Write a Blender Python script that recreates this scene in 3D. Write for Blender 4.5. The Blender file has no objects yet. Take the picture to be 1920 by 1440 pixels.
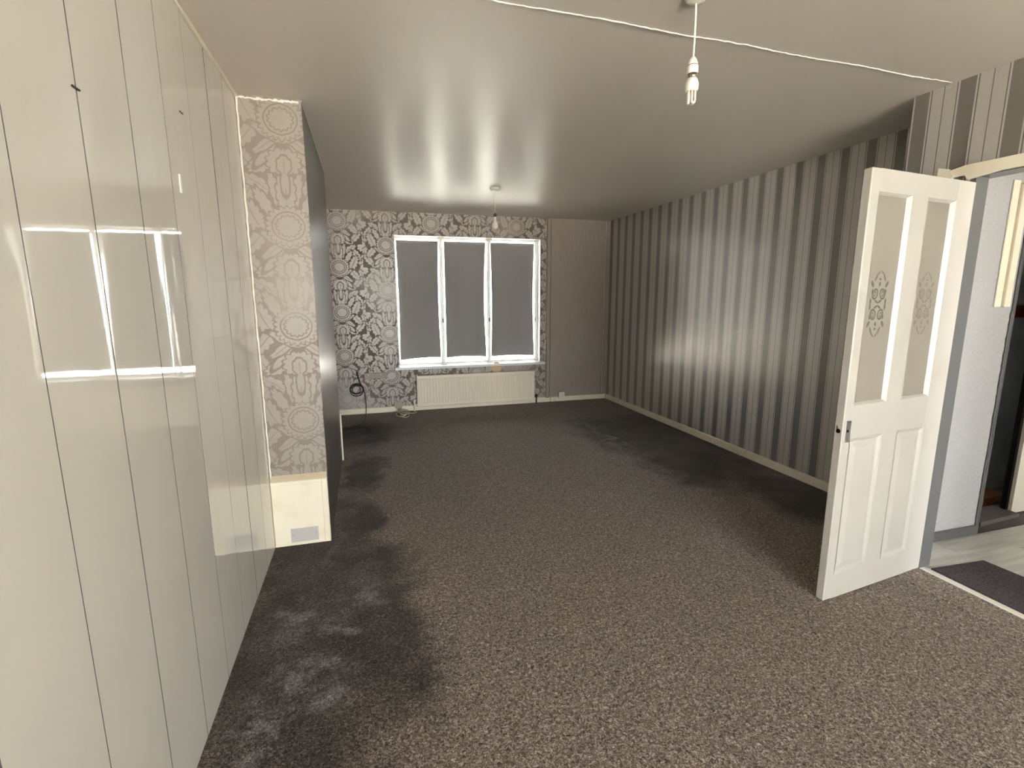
import bpy, bmesh, math, random
from mathutils import Vector, Matrix
random.seed(7)
S = bpy.context.scene
COL = S.collection
R = math.radians

# ------------------------------------------------------------------ camera
H = 2.4625                       # ceiling height
cam_d = bpy.data.cameras.new('camera')
cam = bpy.data.objects.new('camera', cam_d); COL.objects.link(cam)
cam_d.sensor_fit = 'HORIZONTAL'; cam_d.sensor_width = 36.0
cam_d.lens = 931.53 / 1920 * 36
cam_d.clip_start = 0.02
r_ = Vector((0.960044556, -0.279831593, -0.002954592))
u_ = Vector((0.051294542, 0.165582385, 0.984861078))
f_ = Vector((0.275106016, 0.945662071, -0.173320301))
cam.matrix_world = Matrix(((r_.x, u_.x, -f_.x, 0), (r_.y, u_.y, -f_.y, 0), (r_.z, u_.z, -f_.z, 1.4507), (0, 0, 0, 1)))
S.camera = cam

# ------------------------------------------------------------------ world, light, exposure
W = bpy.data.worlds.new('overcast'); S.world = W; W.use_nodes = True
wn = W.node_tree.nodes; wl = W.node_tree.links
bg = wn['Background']
bg.inputs['Color'].default_value = (0.95, 1.0, 0.99, 1)
bg.inputs['Strength'].default_value = 1.0
S.view_settings.view_transform = 'Standard'
S.view_settings.look = 'None'
S.view_settings.gamma = 1
S.view_settings.use_curve_mapping = False
S.view_settings.exposure = 4.9
sun_d = bpy.data.lights.new('sun', 'SUN'); sun_d.energy = 5.0; sun_d.angle = R(3); sun_d.color = (1, .98, .95)
sun = bpy.data.objects.new('sun', sun_d); COL.objects.link(sun); sun.rotation_euler = (0, R(28), 0)      # high, along the house: lights the ground outside
try:
    S.cycles.max_bounces = 16; S.cycles.diffuse_bounces = 10; S.cycles.glossy_bounces = 6
    S.cycles.transmission_bounces = 10; S.cycles.transparent_max_bounces = 16
    S.cycles.sample_clamp_indirect = 6.0
    S.cycles.caustics_reflective = False; S.cycles.caustics_refractive = False
except Exception:
    pass

def portal(name, loc, rot, sx, sy):                      # sky portals in the window openings and the added hall door
    l = bpy.data.lights.new(name, 'AREA'); l.shape = 'RECTANGLE'; l.size = sx; l.size_y = sy
    l.cycles.is_portal = True
    o = bpy.data.objects.new(name, l); COL.objects.link(o); o.location = loc; o.rotation_euler = rot
RWX0, RWX1, RWZ0, RWZ1 = -0.45, 2.6, 0.12, 2.3           # rear window
YB = -3.8                        # rear wall, behind the camera
YH = -2.2                        # hall front wall
portal('sky_portal_rear', ((RWX0+RWX1)/2, YB-0.16, (RWZ0+RWZ1)/2), (R(90), 0, 0), RWX1-RWX0, RWZ1-RWZ0)
portal('sky_portal_far', (1.315, 6.62, 1.38), (R(-90), 0, 0), 1.9, 1.65)
portal('sky_portal_hall', (3.625, YH-0.16, 1.1), (R(90), 0, 0), 1.35, 2.0)

# ------------------------------------------------------------------ mesh helpers
ORG = {}
def org(o): return ORG.get(o.name, Vector((0, 0, 0))) if o is not None else Vector((0, 0, 0))

class MB:
    def __init__(s): s.bm = bmesh.new(); s.smooth = False
    def box(s, x0, x1, y0, y1, z0, z1, bev=0.0, seg=1, mi=0):
        t = bmesh.new()
        v = [t.verts.new(p) for p in ((x0,y0,z0),(x1,y0,z0),(x1,y1,z0),(x0,y1,z0),(x0,y0,z1),(x1,y0,z1),(x1,y1,z1),(x0,y1,z1))]
        for f in ((3,2,1,0),(4,5,6,7),(0,1,5,4),(1,2,6,5),(2,3,7,6),(3,0,4,7)): t.faces.new([v[i] for i in f])
        if bev: bmesh.ops.bevel(t, geom=t.edges[:], offset=bev, segments=seg, affect='EDGES', profile=0.5)
        s._add(t, mi); return s
    def _add(s, t, mi=0, M=None):
        m = {}
        for v in t.verts: m[v] = s.bm.verts.new(M @ v.co if M else v.co)
        for f in t.faces:
            try:
                g = s.bm.faces.new([m[v] for v in f.verts]); g.material_index = mi; g.smooth = f.smooth
            except ValueError: pass
        t.free()
    def poly(s, pts, mi=0):
        f = s.bm.faces.new([s.bm.verts.new(p) for p in pts]); f.material_index = mi; return s
    def prism(s, base, off, mi=0):
        """closed prism: polygon base swept by vector off"""
        off = Vector(off); b = [Vector(p) for p in base]
        v0 = [s.bm.verts.new(p) for p in b]; v1 = [s.bm.verts.new(p + off) for p in b]
        n = len(b)
        fs = [s.bm.faces.new(v0[::-1]), s.bm.faces.new(v1)]
        for i in range(n): fs.append(s.bm.faces.new((v0[i], v0[(i+1) % n], v1[(i+1) % n], v1[i])))
        for f in fs: f.material_index = mi
        bmesh.ops.recalc_face_normals(s.bm, faces=fs)
        return s
    def tube(s, pts, rad, n=8, cap=True, flat=None):
        pts = [Vector(p) for p in pts]; rings = []; prev = None
        rads = rad if isinstance(rad, (list, tuple)) else [rad]*len(pts)
        for i, p in enumerate(pts):
            t = (pts[min(i+1, len(pts)-1)] - pts[max(i-1, 0)]).normalized()
            if prev is None:
                a = Vector((0, 0, 1)) if abs(t.z) < .9 else Vector((1, 0, 0))
                nrm = t.cross(a).normalized()
            else:
                nrm = (prev - t*prev.dot(t)).normalized()
            prev = nrm; b = t.cross(nrm)
            rings.append([s.bm.verts.new(p + rads[i]*(math.cos(2*math.pi*k/n)*nrm + math.sin(2*math.pi*k/n)*b)) for k in range(n)])
        for a, b in zip(rings, rings[1:]):
            for k in range(n):
                f = s.bm.faces.new((a[k], a[(k+1) % n], b[(k+1) % n], b[k])); f.smooth = True
        if cap: s.bm.faces.new(rings[0][::-1]); s.bm.faces.new(rings[-1])
        return s
    def lathe(s, prof, cx, cy, n=28, axis='z', c3=None):
        """prof: (radius, height) list; about vertical axis at cx,cy (or along y when axis='y')"""
        rings = []
        for r, h in prof:
            if axis == 'z': mk = lambda a: (cx + r*math.cos(a), cy + r*math.sin(a), h)
            elif axis == 'y': mk = lambda a: (cx + r*math.cos(a), h, cy + r*math.sin(a))
            else: mk = lambda a: (h, cx + r*math.cos(a), cy + r*math.sin(a))
            if r < 1e-6: rings.append([s.bm.verts.new(mk(0))])
            else: rings.append([s.bm.verts.new(mk(2*math.pi*k/n)) for k in range(n)])
        fs = []
        for a, b in zip(rings, rings[1:]):
            for k in range(n):
                q = [a[k % len(a)], a[(k+1) % len(a)], b[(k+1) % len(b)], b[k % len(b)]]
                q = list(dict.fromkeys(q))
                if len(q) > 2:
                    f = s.bm.faces.new(q); f.smooth = True; fs.append(f)
        bmesh.ops.recalc_face_normals(s.bm, faces=fs)
        return s
    def xf(s, M):
        s.bm.transform(M); return s
    def build(s, name, mats, parent=None, origin=None, smooth=None):
        o0 = org(parent) if parent is not None else Vector(origin or (0, 0, 0))
        me = bpy.data.meshes.new(name)
        bmesh.ops.translate(s.bm, verts=s.bm.verts[:], vec=-o0)
        s.bm.to_mesh(me); s.bm.free()
        for m in (mats if isinstance(mats, (list, tuple)) else [mats]): me.materials.append(m)
        if smooth is not None:
            for p in me.polygons: p.use_smooth = smooth
        o = bpy.data.objects.new(name, me); COL.objects.link(o)
        if parent is not None: o.parent = parent
        else: o.location = o0
        ORG[o.name] = o0
        return o

def tag(o, label=None, cat=None, group=None, kind=None):
    if label: o['label'] = label
    if cat: o['category'] = cat
    if group: o['group'] = group
    if kind: o['kind'] = kind
    return o
def thing(name, loc, label, cat, group=None, kind=None):
    o = bpy.data.objects.new(name, None); COL.objects.link(o); o.location = loc; o.empty_display_size = 0.05
    ORG[o.name] = Vector(loc)
    return tag(o, label, cat, group, kind)
def struct(o): o['kind'] = 'structure'; return o

# ------------------------------------------------------------------ material helpers
def srgb(r, g, b):
    f = lambda c: (c/255/12.92) if c/255 <= .04045 else ((c/255+.055)/1.055)**2.4
    return (f(r), f(g), f(b), 1)

class Mat:
    def __init__(s, name, col=(.5,.5,.5,1), rough=.5, spec=.5, metal=0, **kw):
        s.m = bpy.data.materials.new(name); s.m.use_nodes = True
        s.t = s.m.node_tree; s.b = s.t.nodes['Principled BSDF']
        s.set('Base Color', col); s.set('Roughness', rough); s.set('Specular IOR Level', spec); s.set('Metallic', metal)
        for k, v in kw.items(): s.set(k.replace('_', ' '), v)
        s._pos = None
    def set(s, k, v):
        i = s.b.inputs[k]
        if hasattr(v, 'is_output'): s.t.links.new(v, i)
        else: i.default_value = v
    def n(s, typ, ins=None, out=0, **attrs):
        nd = s.t.nodes.new(typ)
        for k, v in attrs.items(): setattr(nd, k, v)
        for k, v in (ins or {}).items():
            i = nd.inputs[k]
            if hasattr(v, 'is_output'): s.t.links.new(v, i)
            else: i.default_value = v
        return nd.outputs[out]
    def math(s, op, a, b=0.0, c=0.0, clamp=False):
        return s.n('ShaderNodeMath', {0: a, 1: b, 2: c}, operation=op, use_clamp=clamp)
    def pos(s):
        if s._pos is None: s._pos = s.n('ShaderNodeNewGeometry')
        return s._pos
    def xyz(s, v=None):
        nd = s.t.nodes.new('ShaderNodeSeparateXYZ'); s.t.links.new(v or s.pos(), nd.inputs[0]); return nd.outputs
    def comb(s, x, y, z=0.0): return s.n('ShaderNodeCombineXYZ', {0: x, 1: y, 2: z})
    def vmath(s, op, a, b=(0, 0, 0)): return s.n('ShaderNodeVectorMath', {0: a, 1: b}, operation=op)
    def noise(s, scale, detail=3, rough=.5, vec=None, dist=0.0, color=False):
        return s.n('ShaderNodeTexNoise', {'Vector': vec or s.pos(), 'Scale': scale, 'Detail': detail, 'Roughness': rough, 'Distortion': dist}, out=1 if color else 0)
    def smap(s, v, a, b, c=0.0, d=1.0, interp='SMOOTHSTEP'):
        return s.n('ShaderNodeMapRange', {0: v, 1: a, 2: b, 3: c, 4: d}, interpolation_type=interp)
    def mix(s, f, a, b):
        nd = s.t.nodes.new('ShaderNodeMix'); nd.data_type = 'RGBA'
        for k, v in ((0, f), (6, a), (7, b)):
            if hasattr(v, 'is_output'): s.t.links.new(v, nd.inputs[k])
            else: nd.inputs[k].default_value = v
        return nd.outputs[2]
    def mixf(s, f, a, b):
        return s.n('ShaderNodeMix', {0: f, 2: a, 3: b}, data_type='FLOAT')
    def scale(s, col, f): return s.n('ShaderNodeVectorMath', {0: col, 'Scale': f}, operation='SCALE')
    def ramp(s, v, stops, interp='LINEAR'):
        nd = s.t.nodes.new('ShaderNodeValToRGB'); s.t.links.new(v, nd.inputs[0])
        e = nd.color_ramp; e.interpolation = interp
        while len(e.elements) > 1: e.elements.remove(e.elements[-1])
        e.elements[0].position = stops[0][0]; e.elements[0].color = stops[0][1]
        for p, c in stops[1:]:
            k = e.elements.new(p); k.color = c
        return nd.outputs[0]
    def bump(s, h, strength=.2, dist=.002):
        s.set('Normal', s.n('ShaderNodeBump', {'Height': h, 'Strength': strength, 'Distance': dist}))
    def ell(s, vec, cx, cy, rx, ry, rot=0.0):
        """normalised distance from an ellipse centre: 1 on its outline"""
        m = s.n('ShaderNodeMapping', {'Vector': vec, 'Location': (cx, cy, 0), 'Rotation': (0, 0, R(rot)), 'Scale': (rx, ry, 1)}, vector_type='TEXTURE')
        return s.n('ShaderNodeVectorMath', {0: m}, operation='LENGTH', out=1)
    def union(s, ds):
        d = ds[0]
        for e in ds[1:]: d = s.math('MINIMUM', d, e)
        return d

def damask(m, hx, z, X0, Z0, PX=.551, PZ=.535):
    """returns 0..1 mask: 1 = dark gaps of a half-drop damask; hx/z are wall coordinates"""
    px = m.math('DIVIDE', m.math('SUBTRACT', hx, X0), PX)
    ci = m.math('ROUND', px)
    u = m.math('MULTIPLY', m.math('ABSOLUTE', m.math('SUBTRACT', px, ci)), PX)
    drop = m.math('MULTIPLY', m.math('PINGPONG', ci, 1.0), .5)
    pz = m.math('SUBTRACT', m.math('DIVIDE', m.math('SUBTRACT', z, Z0), PZ), drop)
    v = m.math('MULTIPLY', m.math('SUBTRACT', pz, m.math('ROUND', pz)), PZ)
    vec = m.comb(u, v)
    wob = m.vmath('SUBTRACT', m.noise(14, 1, vec=vec, color=True), (.5, .5, .5))
    vec = m.vmath('ADD', vec, m.scale(wob, .012))
    vec = m.vmath('MULTIPLY', vec, (1, 1, 0))
    chain = lambda v_: m.n('ShaderNodeVectorMath', {0: v_, 1: (1e-7, 1e-7, 0), 2: vec}, operation='MULTIPLY_ADD') if hasattr(v_, 'is_output') else vec   # keeps the leaves in evaluation order
    def shape(cx, cy, rx, ry, rot, n=0, amp=0.0, ph=0.0):
        q = m.n('ShaderNodeMapping', {'Vector': chain(val), 'Location': (cx, cy, 0), 'Rotation': (0, 0, R(rot)), 'Scale': (rx, ry, 1)}, vector_type='TEXTURE')
        d = m.n('ShaderNodeVectorMath', {0: q}, operation='LENGTH', out=1)
        if n:
            c = m.xyz(q); a = m.math('ARCTAN2', c[1], c[0])
            w = m.math('ABSOLUTE', m.math('SINE', m.math('MULTIPLY_ADD', a, n/2, ph)))
            d = m.math('ADD', d, m.math('MULTIPLY', m.math('SUBTRACT', 1.0, w), amp))
        return d
    val = 0.0
    # painter's order: later leaves lie over earlier ones, each with a thin dark outline; serrated rims make them acanthus-like
    LV = [(.262, .085, .062, .030, 70, 9, .30, 0), (.258, -.085, .060, .028, -66, 9, .30, 0), (.272, .235, .05, .045, 0, 8, .3, 0), (.272, -.0, .030, .036, 0, 6, .3, .4),
          (.200, .150, .075, .034, 128, 11, .34, 0), (.205, -.180, .078, .034, 52, 11, .34, 0), (.135, .215, .070, .030, 34, 9, .34, 0), (.120, -.235, .055, .030, -20, 9, .32, 0),
          (.165, .045, .088, .040, 64, 13, .34, 0), (.172, -.085, .070, .034, -46, 11, .34, 0), (.110, .120, .075, .026, 60, 9, .30, 0),
          (.055, .185, .085, .022, 78, 9, .3, 0), (.0, .175, .042, .095, 0, 13, .22, 0), (.0, .215, .018, .050, 0, 0, 0, 0),
          (.085, -.175, .070, .018, -50, 0, 0, 0), (.072, -.120, .080, .020, -34, 7, .18, 0), (.070, -.072, .075, .018, 30, 7, .18, 0),
          (.0, -.210, .075, .062, 0, 13, .24, 0), (.0, -.225, .030, .042, 0, 7, .2, 0),
          (.0, .0, .098, .088, 0, 22, .20, 0), (.0, .0, .066, .060, 0, 0, 0, 0), (.0, .0, .052, .047, 0, 14, .22, 0)]
    for L in LV:
        d = shape(*L)
        w = .010/min(L[2], L[3])*.5; d = m.math('MULTIPLY', d, .84)
        ins = m.smap(d, 1.0, 1.0-w*.5); band = m.smap(d, 1.0+w*1.3, 1.0+w*.8)
        val = m.math('MULTIPLY_ADD', val, m.math('SUBTRACT', 1.0, band), ins)
    for V in [(.165, .045, .075, .0028, 64), (.172, -.085, .058, .0026, -46), (.200, .150, .06, .0026, 128), (.205, -.18, .06, .0026, 52), (.0, .15, .0026, .05, 0), (.0, -.235, .0030, .035, 0),
              (.072, -.12, .065, .0022, -34), (.262, .085, .05, .0025, 70), (.258, -.085, .05, .0025, -66), (.135, .215, .055, .0025, 34)]:
        val = m.math('MULTIPLY', val, m.smap(m.ell(chain(val), *V), .8, 1.3, .25, 1.0))
    return m.math('SUBTRACT', 1.0, val)

# ------------------------------------------------------------------ materials
# ceiling: old semi-gloss paint
M = Mat('ceiling_paint', srgb(209, 201, 191), .32, .45)
M.bump(M.noise(1.0, 3, .5, vec=M.vmath('MULTIPLY', M.pos(), (11, 2.5, 1))), .14, .005)
M_CEIL = M.m
# glossy white wall cladding
M = Mat('white_cladding', srgb(222, 217, 207), .03, .85)
M.bump(M.noise(1.0, 1, vec=M.vmath('MULTIPLY', M.pos(), (1, 8, 1.2))), .06, .02)
M_CLAD = M.m
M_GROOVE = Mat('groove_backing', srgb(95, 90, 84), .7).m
M_NAIL = Mat('dark_metal_pin', srgb(50, 45, 42), .5).m
# damask papers
def mk_damask(name, axis, X0, Z0, figure, ground):
    M = Mat(name, figure, .4, .5); c = M.xyz()
    k = M.math('MULTIPLY', damask(M, c[axis], c[2], X0, Z0), M.smap(M.noise(1.3, 3, .5), .30, .52, .35, 1.0))
    fleck = M.noise(55, 4, .65)
    base = M.mix(k, figure, ground)
    base = M.mix(M.smap(fleck, .35, .75, 0, .22), base, M.mix(.5, figure, ground))
    stain = M.smap(M.noise(1.7, 4, .6), .52, .75)
    M.set('Base Color', M.mix(M.math('MULTIPLY', stain, .18), base, srgb(122, 106, 90)))
    M.set('Roughness', M.mixf(k, .36, .62))
    M.set('Specular IOR Level', M.mixf(k, .5, .2))
    M.bump(M.math('ADD', M.math('MULTIPLY', k, -.6), M.math('MULTIPLY', fleck, .6)), .25, .0015)
    return M.m
M_DAM_FAR = mk_damask('silver_damask_paper_far', 0, -.276, 1.267, srgb(178, 167, 159), srgb(110, 99, 92))
M_DAM_BR = mk_damask('silver_damask_paper_breast', 0, -.375, 1.29, srgb(152, 142, 133), srgb(134, 124, 116))
# plain grey paper
M = Mat('plain_grey_paper', srgb(125, 115, 106), .6, .3)
wv = M.noise(1, 4, .6, vec=M.vmath('MULTIPLY', M.pos(), (60, 60, 6)))
bl = M.noise(2.2, 4, .6)
M.set('Base Color', M.mix(M.smap(bl, .35, .7), M.mix(M.smap(wv, .3, .7), srgb(165, 154, 145), srgb(152, 142, 133)), srgb(156, 143, 132)))
M.bump(wv, .15, .0015)
M_PLAIN = M.m
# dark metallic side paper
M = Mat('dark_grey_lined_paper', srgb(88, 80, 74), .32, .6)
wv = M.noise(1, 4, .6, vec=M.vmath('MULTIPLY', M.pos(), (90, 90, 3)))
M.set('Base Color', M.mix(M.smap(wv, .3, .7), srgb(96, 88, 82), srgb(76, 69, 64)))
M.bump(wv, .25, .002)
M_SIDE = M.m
# striped paper
def mk_stripe(name, Y0, per, sign):
    M = Mat(name, (.5,.5,.5,1), .42, .5); c = M.xyz()
    t = M.math('FRACT', M.math('ADD', M.math('MULTIPLY', M.math('SUBTRACT', c[1], Y0), sign/per), 50.0))
    D, L, T = srgb(138, 132, 126), srgb(204, 198, 192), srgb(124, 117, 111)
    L2 = srgb(210, 204, 198)
    col = M.ramp(t, [(0, D), (.335, L2), (.368, T), (.395, L), (.655, T), (.673, L), (.935, T), (.960, L2)], 'CONSTANT')
    fib = M.noise(1, 3, .6, vec=M.vmath('MULTIPLY', M.pos(), (300, 300, 30)))
    M.set('Base Color', M.mix(M.smap(fib, .3, .8, 0, .18), col, srgb(120, 112, 105)))
    k = M.smap(t, .334, .336)
    M.set('Roughness', M.mixf(k, .34, .40)); M.set('Specular IOR Level', M.mixf(k, 1.0, .8)); M.set('Metallic', .4)
    M.bump(M.math('ADD', M.math('MULTIPLY', fib, .4), M.math('MULTIPLY', M.noise(9, 2), .5)), .12, .002)
    return M.m
M_STR_FAR = mk_stripe('striped_paper_far', 2.468, .1915, 1)
M_STR_NEAR = mk_stripe('striped_paper_near', 2.091, .205, -1)
# paints
M_CREAM = Mat('cream_gloss_paint', srgb(222, 213, 190), .3, .5)
M_CREAM.set('Base Color', M_CREAM.mix(M_CREAM.smap(M_CREAM.noise(9, 4), .45, .75, 0, .5), srgb(232, 223, 203), srgb(214, 202, 174)))
M_CREAM = M_CREAM.m
M = Mat('white_door_paint', srgb(228, 222, 212), .33, .5)
M.set('Base Color', M.mix(M.smap(M.noise(5, 4, .6), .5, .8, 0, .6), srgb(180, 175, 168), srgb(168, 161, 149)))
M.bump(M.noise(1, 3, vec=M.vmath('MULTIPLY', M.pos(), (40, 40, 4))), .06, .002)
M_DOOR = M.m
M = Mat('white_upvc', srgb(235, 235, 232), .3, .5)
_t = M.t.nodes.new('ShaderNodeBsdfTranslucent'); _t.inputs['Color'].default_value = srgb(235, 238, 238)
_x = M.t.nodes.new('ShaderNodeMixShader'); _x.inputs[0].default_value = .10
M.t.links.new(M.b.outputs[0], _x.inputs[1]); M.t.links.new(_t.outputs[0], _x.inputs[2]); M.t.links.new(_x.outputs[0], [n for n in M.t.nodes if n.type == 'OUTPUT_MATERIAL'][0].inputs[0])
M_WHITE = M.m
M_BULBWHITE = Mat('white_plastic', srgb(230, 224, 214), .35, .5).m
M_GREYPAINT = Mat('grey_gloss_paint', srgb(88, 87, 87), .3, .5).m
M_BEIGE = Mat('bare_beige_wood', srgb(190, 175, 148), .6, .3).m
M_FILL = Mat('white_filler', srgb(232, 226, 216), .7, .2).m
M_BLACK = Mat('black_rubber', srgb(34, 30, 29), .5, .4).m
M_DARK = Mat('dark_hole_shade', srgb(22, 18, 16), .9, .1).m  # near-black for the door holes and the painted shade by the stair wall
M_RUST = Mat('bare_wood_chip', srgb(120, 78, 55), .8, .2).m
M_STEEL = Mat('brushed_steel_plate', srgb(188, 184, 182), .38, .5, 1.0).m
M_GREYPLATE = Mat('grey_plastic_plate', srgb(186, 180, 178), .4, .4).m
M_CHROME = Mat('chrome', srgb(190, 180, 165), .2, .5, 1.0).m
M_CORD = Mat('cream_cord', srgb(205, 196, 172), .6, .3).m
M_PEACH = Mat('bare_peach_plaster', srgb(206, 176, 140), .85, .2).m
M_GLASSBULB = Mat('pearl_bulb_glass', srgb(214, 206, 196), .25, .5).m
M_RAD = Mat('cream_radiator_enamel', srgb(232, 220, 200), .35, .5).m
M_GRASS = Mat('pale_paving', srgb(196, 192, 182), .9, .2).m
# textured grey hall paper
M = Mat('hall_textured_paper', srgb(190, 188, 188), .6, .3)
tx = M.noise(1, 4, .7, vec=M.vmath('MULTIPLY', M.pos(), (180, 180, 50)))
M.set('Base Color', M.mix(M.smap(tx, .3, .7), srgb(176, 174, 174), srgb(158, 156, 157)))
M.bump(tx, .5, .002); M_HALL = M.m
M = Mat('cupboard_grey_wall', srgb(118, 121, 126), .7, .2)
M.set('Base Color', M.mix(M.smap(M.noise(3, 4), .4, .7), srgb(176, 180, 186), srgb(156, 160, 166))); M_CUP = M.m
# laminate planks
M = Mat('pale_grey_laminate', srgb(190, 186, 178), .3, .5)
oi = M.n('ShaderNodeObjectInfo', out=5)
gr = M.noise(1, 4, .6, vec=M.vmath('ADD', M.vmath('MULTIPLY', M.pos(), (2.2, 22, 1)), M.comb(M.math('MULTIPLY', oi, 30), M.math('MULTIPLY', oi, 17))))
M.set('Base Color', M.mix(M.smap(gr, .3, .72), srgb(206, 203, 196), M.mix(oi, srgb(160, 155, 147), srgb(182, 178, 170))))
M_PLANK = M.m
M_WOOD = Mat('raw_brown_wood', srgb(140, 95, 65), .7, .2).m
M_REDWOOD = Mat('red_brown_wood', srgb(120, 55, 32), .6, .3).m
M = Mat('charcoal_mat', srgb(80, 74, 76), .95, .1)
M.set('Base Color', M.mix(M.smap(M.noise(160, 2), .3, .7), srgb(92, 85, 87), srgb(62, 57, 60)))
M.bump(M.noise(260, 2), .6, .004); M_MAT = M.m

# carpet
def mk_carpet(name, gain=1.0, stains=True):
    M = Mat(name, (.2,.2,.2,1), .95, .1); c = M.xyz(); p = M.comb(c[0], c[1])
    worm = M.noise(95, 2.5, .55, vec=p, dist=1.2)
    worm2 = M.noise(210, 2, .5, vec=p, dist=.6)
    w = M.math('ADD', M.math('MULTIPLY', worm, .65), M.math('MULTIPLY', worm2, .35))
    col = M.ramp(w, [(.34, srgb(48, 41, 37)), (.45, srgb(98, 87, 79)), (.54, srgb(134, 122, 112)), (.65, srgb(192, 178, 166))])
    tint = M.smap(M.noise(1.1, 3, .55, vec=p), .38, .64)
    col = M.mix(M.math('MULTIPLY', tint, .35), col, M.n('ShaderNodeVectorMath', {0: col, 1: (1.02, .95, .84)}, operation='MULTIPLY'))
    if stains:
        wob = M.vmath('SUBTRACT', M.noise(2.6, 5, .62, vec=p, color=True), (.5, .5, .5))
        q = M.vmath('MULTIPLY', M.vmath('ADD', p, M.scale(wob, .70)), (1, 1, 0))
        E = lambda *a: M.ell(q, *a)
        dk = M.union([E(2.95, 4.2, .50, 1.45, 0), E(2.50, 4.60, .36, .85, 0), E(2.55, 3.50, .28, .55, 0), E(2.98, 2.75, .34, .65, 0),
                      E(-.36, 2.05, .40, .85, 0), E(-.08, 2.50, .28, .50, 0), E(-.34, 1.45, .36, .55, 0), E(-.04, 1.85, .26, .5, 0), E(-.48, 2.8, .28, .45, 0), E(-.14, 3.15, .20, .5, 0),
                      E(-.1, 5.4, .45, .55, 0), E(-.1, 4.2, .2, .5, 0)])
        kd = M.smap(dk, 1.35, .50)
        patch = M.noise(3.4, 4, .6, vec=p)
        kd = M.math('MULTIPLY', kd, M.smap(patch, .28, .62, .72, 1.0))
        pale = M.union([E(-.37, 2.25, .10, .10, 20), E(-.06, 2.38, .08, .10, 0), E(-.34, 1.86, .17, .07, 0), E(-.46, 1.66, .06, .16, 0), E(-.20, 1.72, .10, .07, 30), E(-.25, 2.12, .06, .05, 0),
                        E(2.34, 4.5, .07, .55, -4), E(2.36, 3.5, .06, .25, 0), E(2.30, 5.1, .10, .25, 0)])
        kp = M.math('MULTIPLY', M.smap(pale, 1.9, .3), M.smap(M.noise(9, 4, .65, vec=p), .38, .62))
        dcol = M.n('ShaderNodeVectorMath', {0: col, 1: (.25, .235, .24)}, operation='MULTIPLY')
        col = M.mix(kd, col, dcol)
        pc = M.ramp(w, [(.32, srgb(56, 51, 52)), (.5, srgb(112, 106, 106)), (.68, srgb(172, 166, 164))])
        col = M.mix(M.math('MULTIPLY', kp, kd), col, pc)
    M.set('Base Color', M.scale(col, gain))
    M.set('Sheen Weight', .12); M.set('Sheen Roughness', .5)
    M.bump(w, .9, .007)
    return M.m
M_CARPET = mk_carpet('heather_brown_carpet')
M_CARPET2 = mk_carpet('heather_brown_carpet_strip', 1.12, False)

# window glass: thin pane, clear with a fresnel sheen
def mk_glass(name):
    m = bpy.data.materials.new(name); m.use_nodes = True; t = m.node_tree; t.nodes.clear()
    out = t.nodes.new('ShaderNodeOutputMaterial'); mx = t.nodes.new('ShaderNodeMixShader')
    tr = t.nodes.new('ShaderNodeBsdfTransparent'); gl = t.nodes.new('ShaderNodeBsdfGlossy'); gl.inputs['Roughness'].default_value = .02
    fr = t.nodes.new('ShaderNodeFresnel'); fr.inputs['IOR'].default_value = 1.45
    tr.inputs['Color'].default_value = (.97, .97, .97, 1)
    t.links.new(fr.outputs[0], mx.inputs[0]); t.links.new(tr.outputs[0], mx.inputs[1]); t.links.new(gl.outputs[0], mx.inputs[2]); t.links.new(mx.outputs[0], out.inputs[0])
    return m
M_GLASS = mk_glass('clear_window_glass')
# blind fabric: grey cloth that lets a little daylight through
def mk_blind():
    M = Mat('grey_blind_fabric', srgb(120, 117, 117), .75, .15); t = M.t
    out = [n for n in t.nodes if n.type == 'OUTPUT_MATERIAL'][0]
    tr = t.nodes.new('ShaderNodeBsdfTranslucent'); tr.inputs['Color'].default_value = srgb(190, 190, 196)
    wv = M.noise(1, 3, vec=M.vmath('MULTIPLY', M.pos(), (220, 220, 40)))
    M.set('Base Color', M.mix(wv, srgb(128, 123, 121), srgb(142, 137, 135)))
    mx = t.nodes.new('ShaderNodeMixShader'); mx.inputs[0].default_value = .085
    t.links.new(M.b.outputs[0], mx.inputs[1]); t.links.new(tr.outputs[0], mx.inputs[2]); t.links.new(mx.outputs[0], out.inputs[0])
    return M.m
M_BLIND = mk_blind()

# ================================================================== SETTING
XL, XR, XN, XC = -.5803, 3.263, 2.79, -.2694
YF, YC, YC2 = 6.3985, 3.002, 4.55
XA = -1.0                                                   # alcove side beyond the breast
# floor
b = MB(); b.box(XA-.1, 2.604, YB-.1, YF+.1, -.12, 0); b.box(2.604, XR+.1, 2.10, YF+.1, -.12, 0); b.box(2.604, 2.612, YB-.1, 2.10, -.12, -.006)
floor = struct(b.build('floor', M_CARPET))
b = MB(); b.box(2.612, XN+.005, YB-.1, 2.10, -.12, .003, .003); b.build('carpet_strip', M_CARPET2, floor)['label'] = 'paler carpet strip along the doorway wall'
# ceiling
b = MB(); b.box(XA-.1, XR+.15, YB-.1, YF+.15, H, H+.1)
ceiling = struct(b.build('ceiling', M_CEIL))
pts = []; nseg = 150
for i in range(nseg+1):
    t = i/nseg
    x = .40 + t*2.37; y = 1.862 + t*.055 + random.gauss(0, .0018) + .004*math.sin(t*23)
    pts.append((x, y, H - .0005))
MB().tube(pts, [.0026+random.random()*.0016 for _ in pts], 6).build('plaster_ridge', Mat('painted_filler', srgb(222, 215, 205), .5).m, ceiling)['label'] = 'wavy white filler ridge crossing the ceiling'
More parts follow.
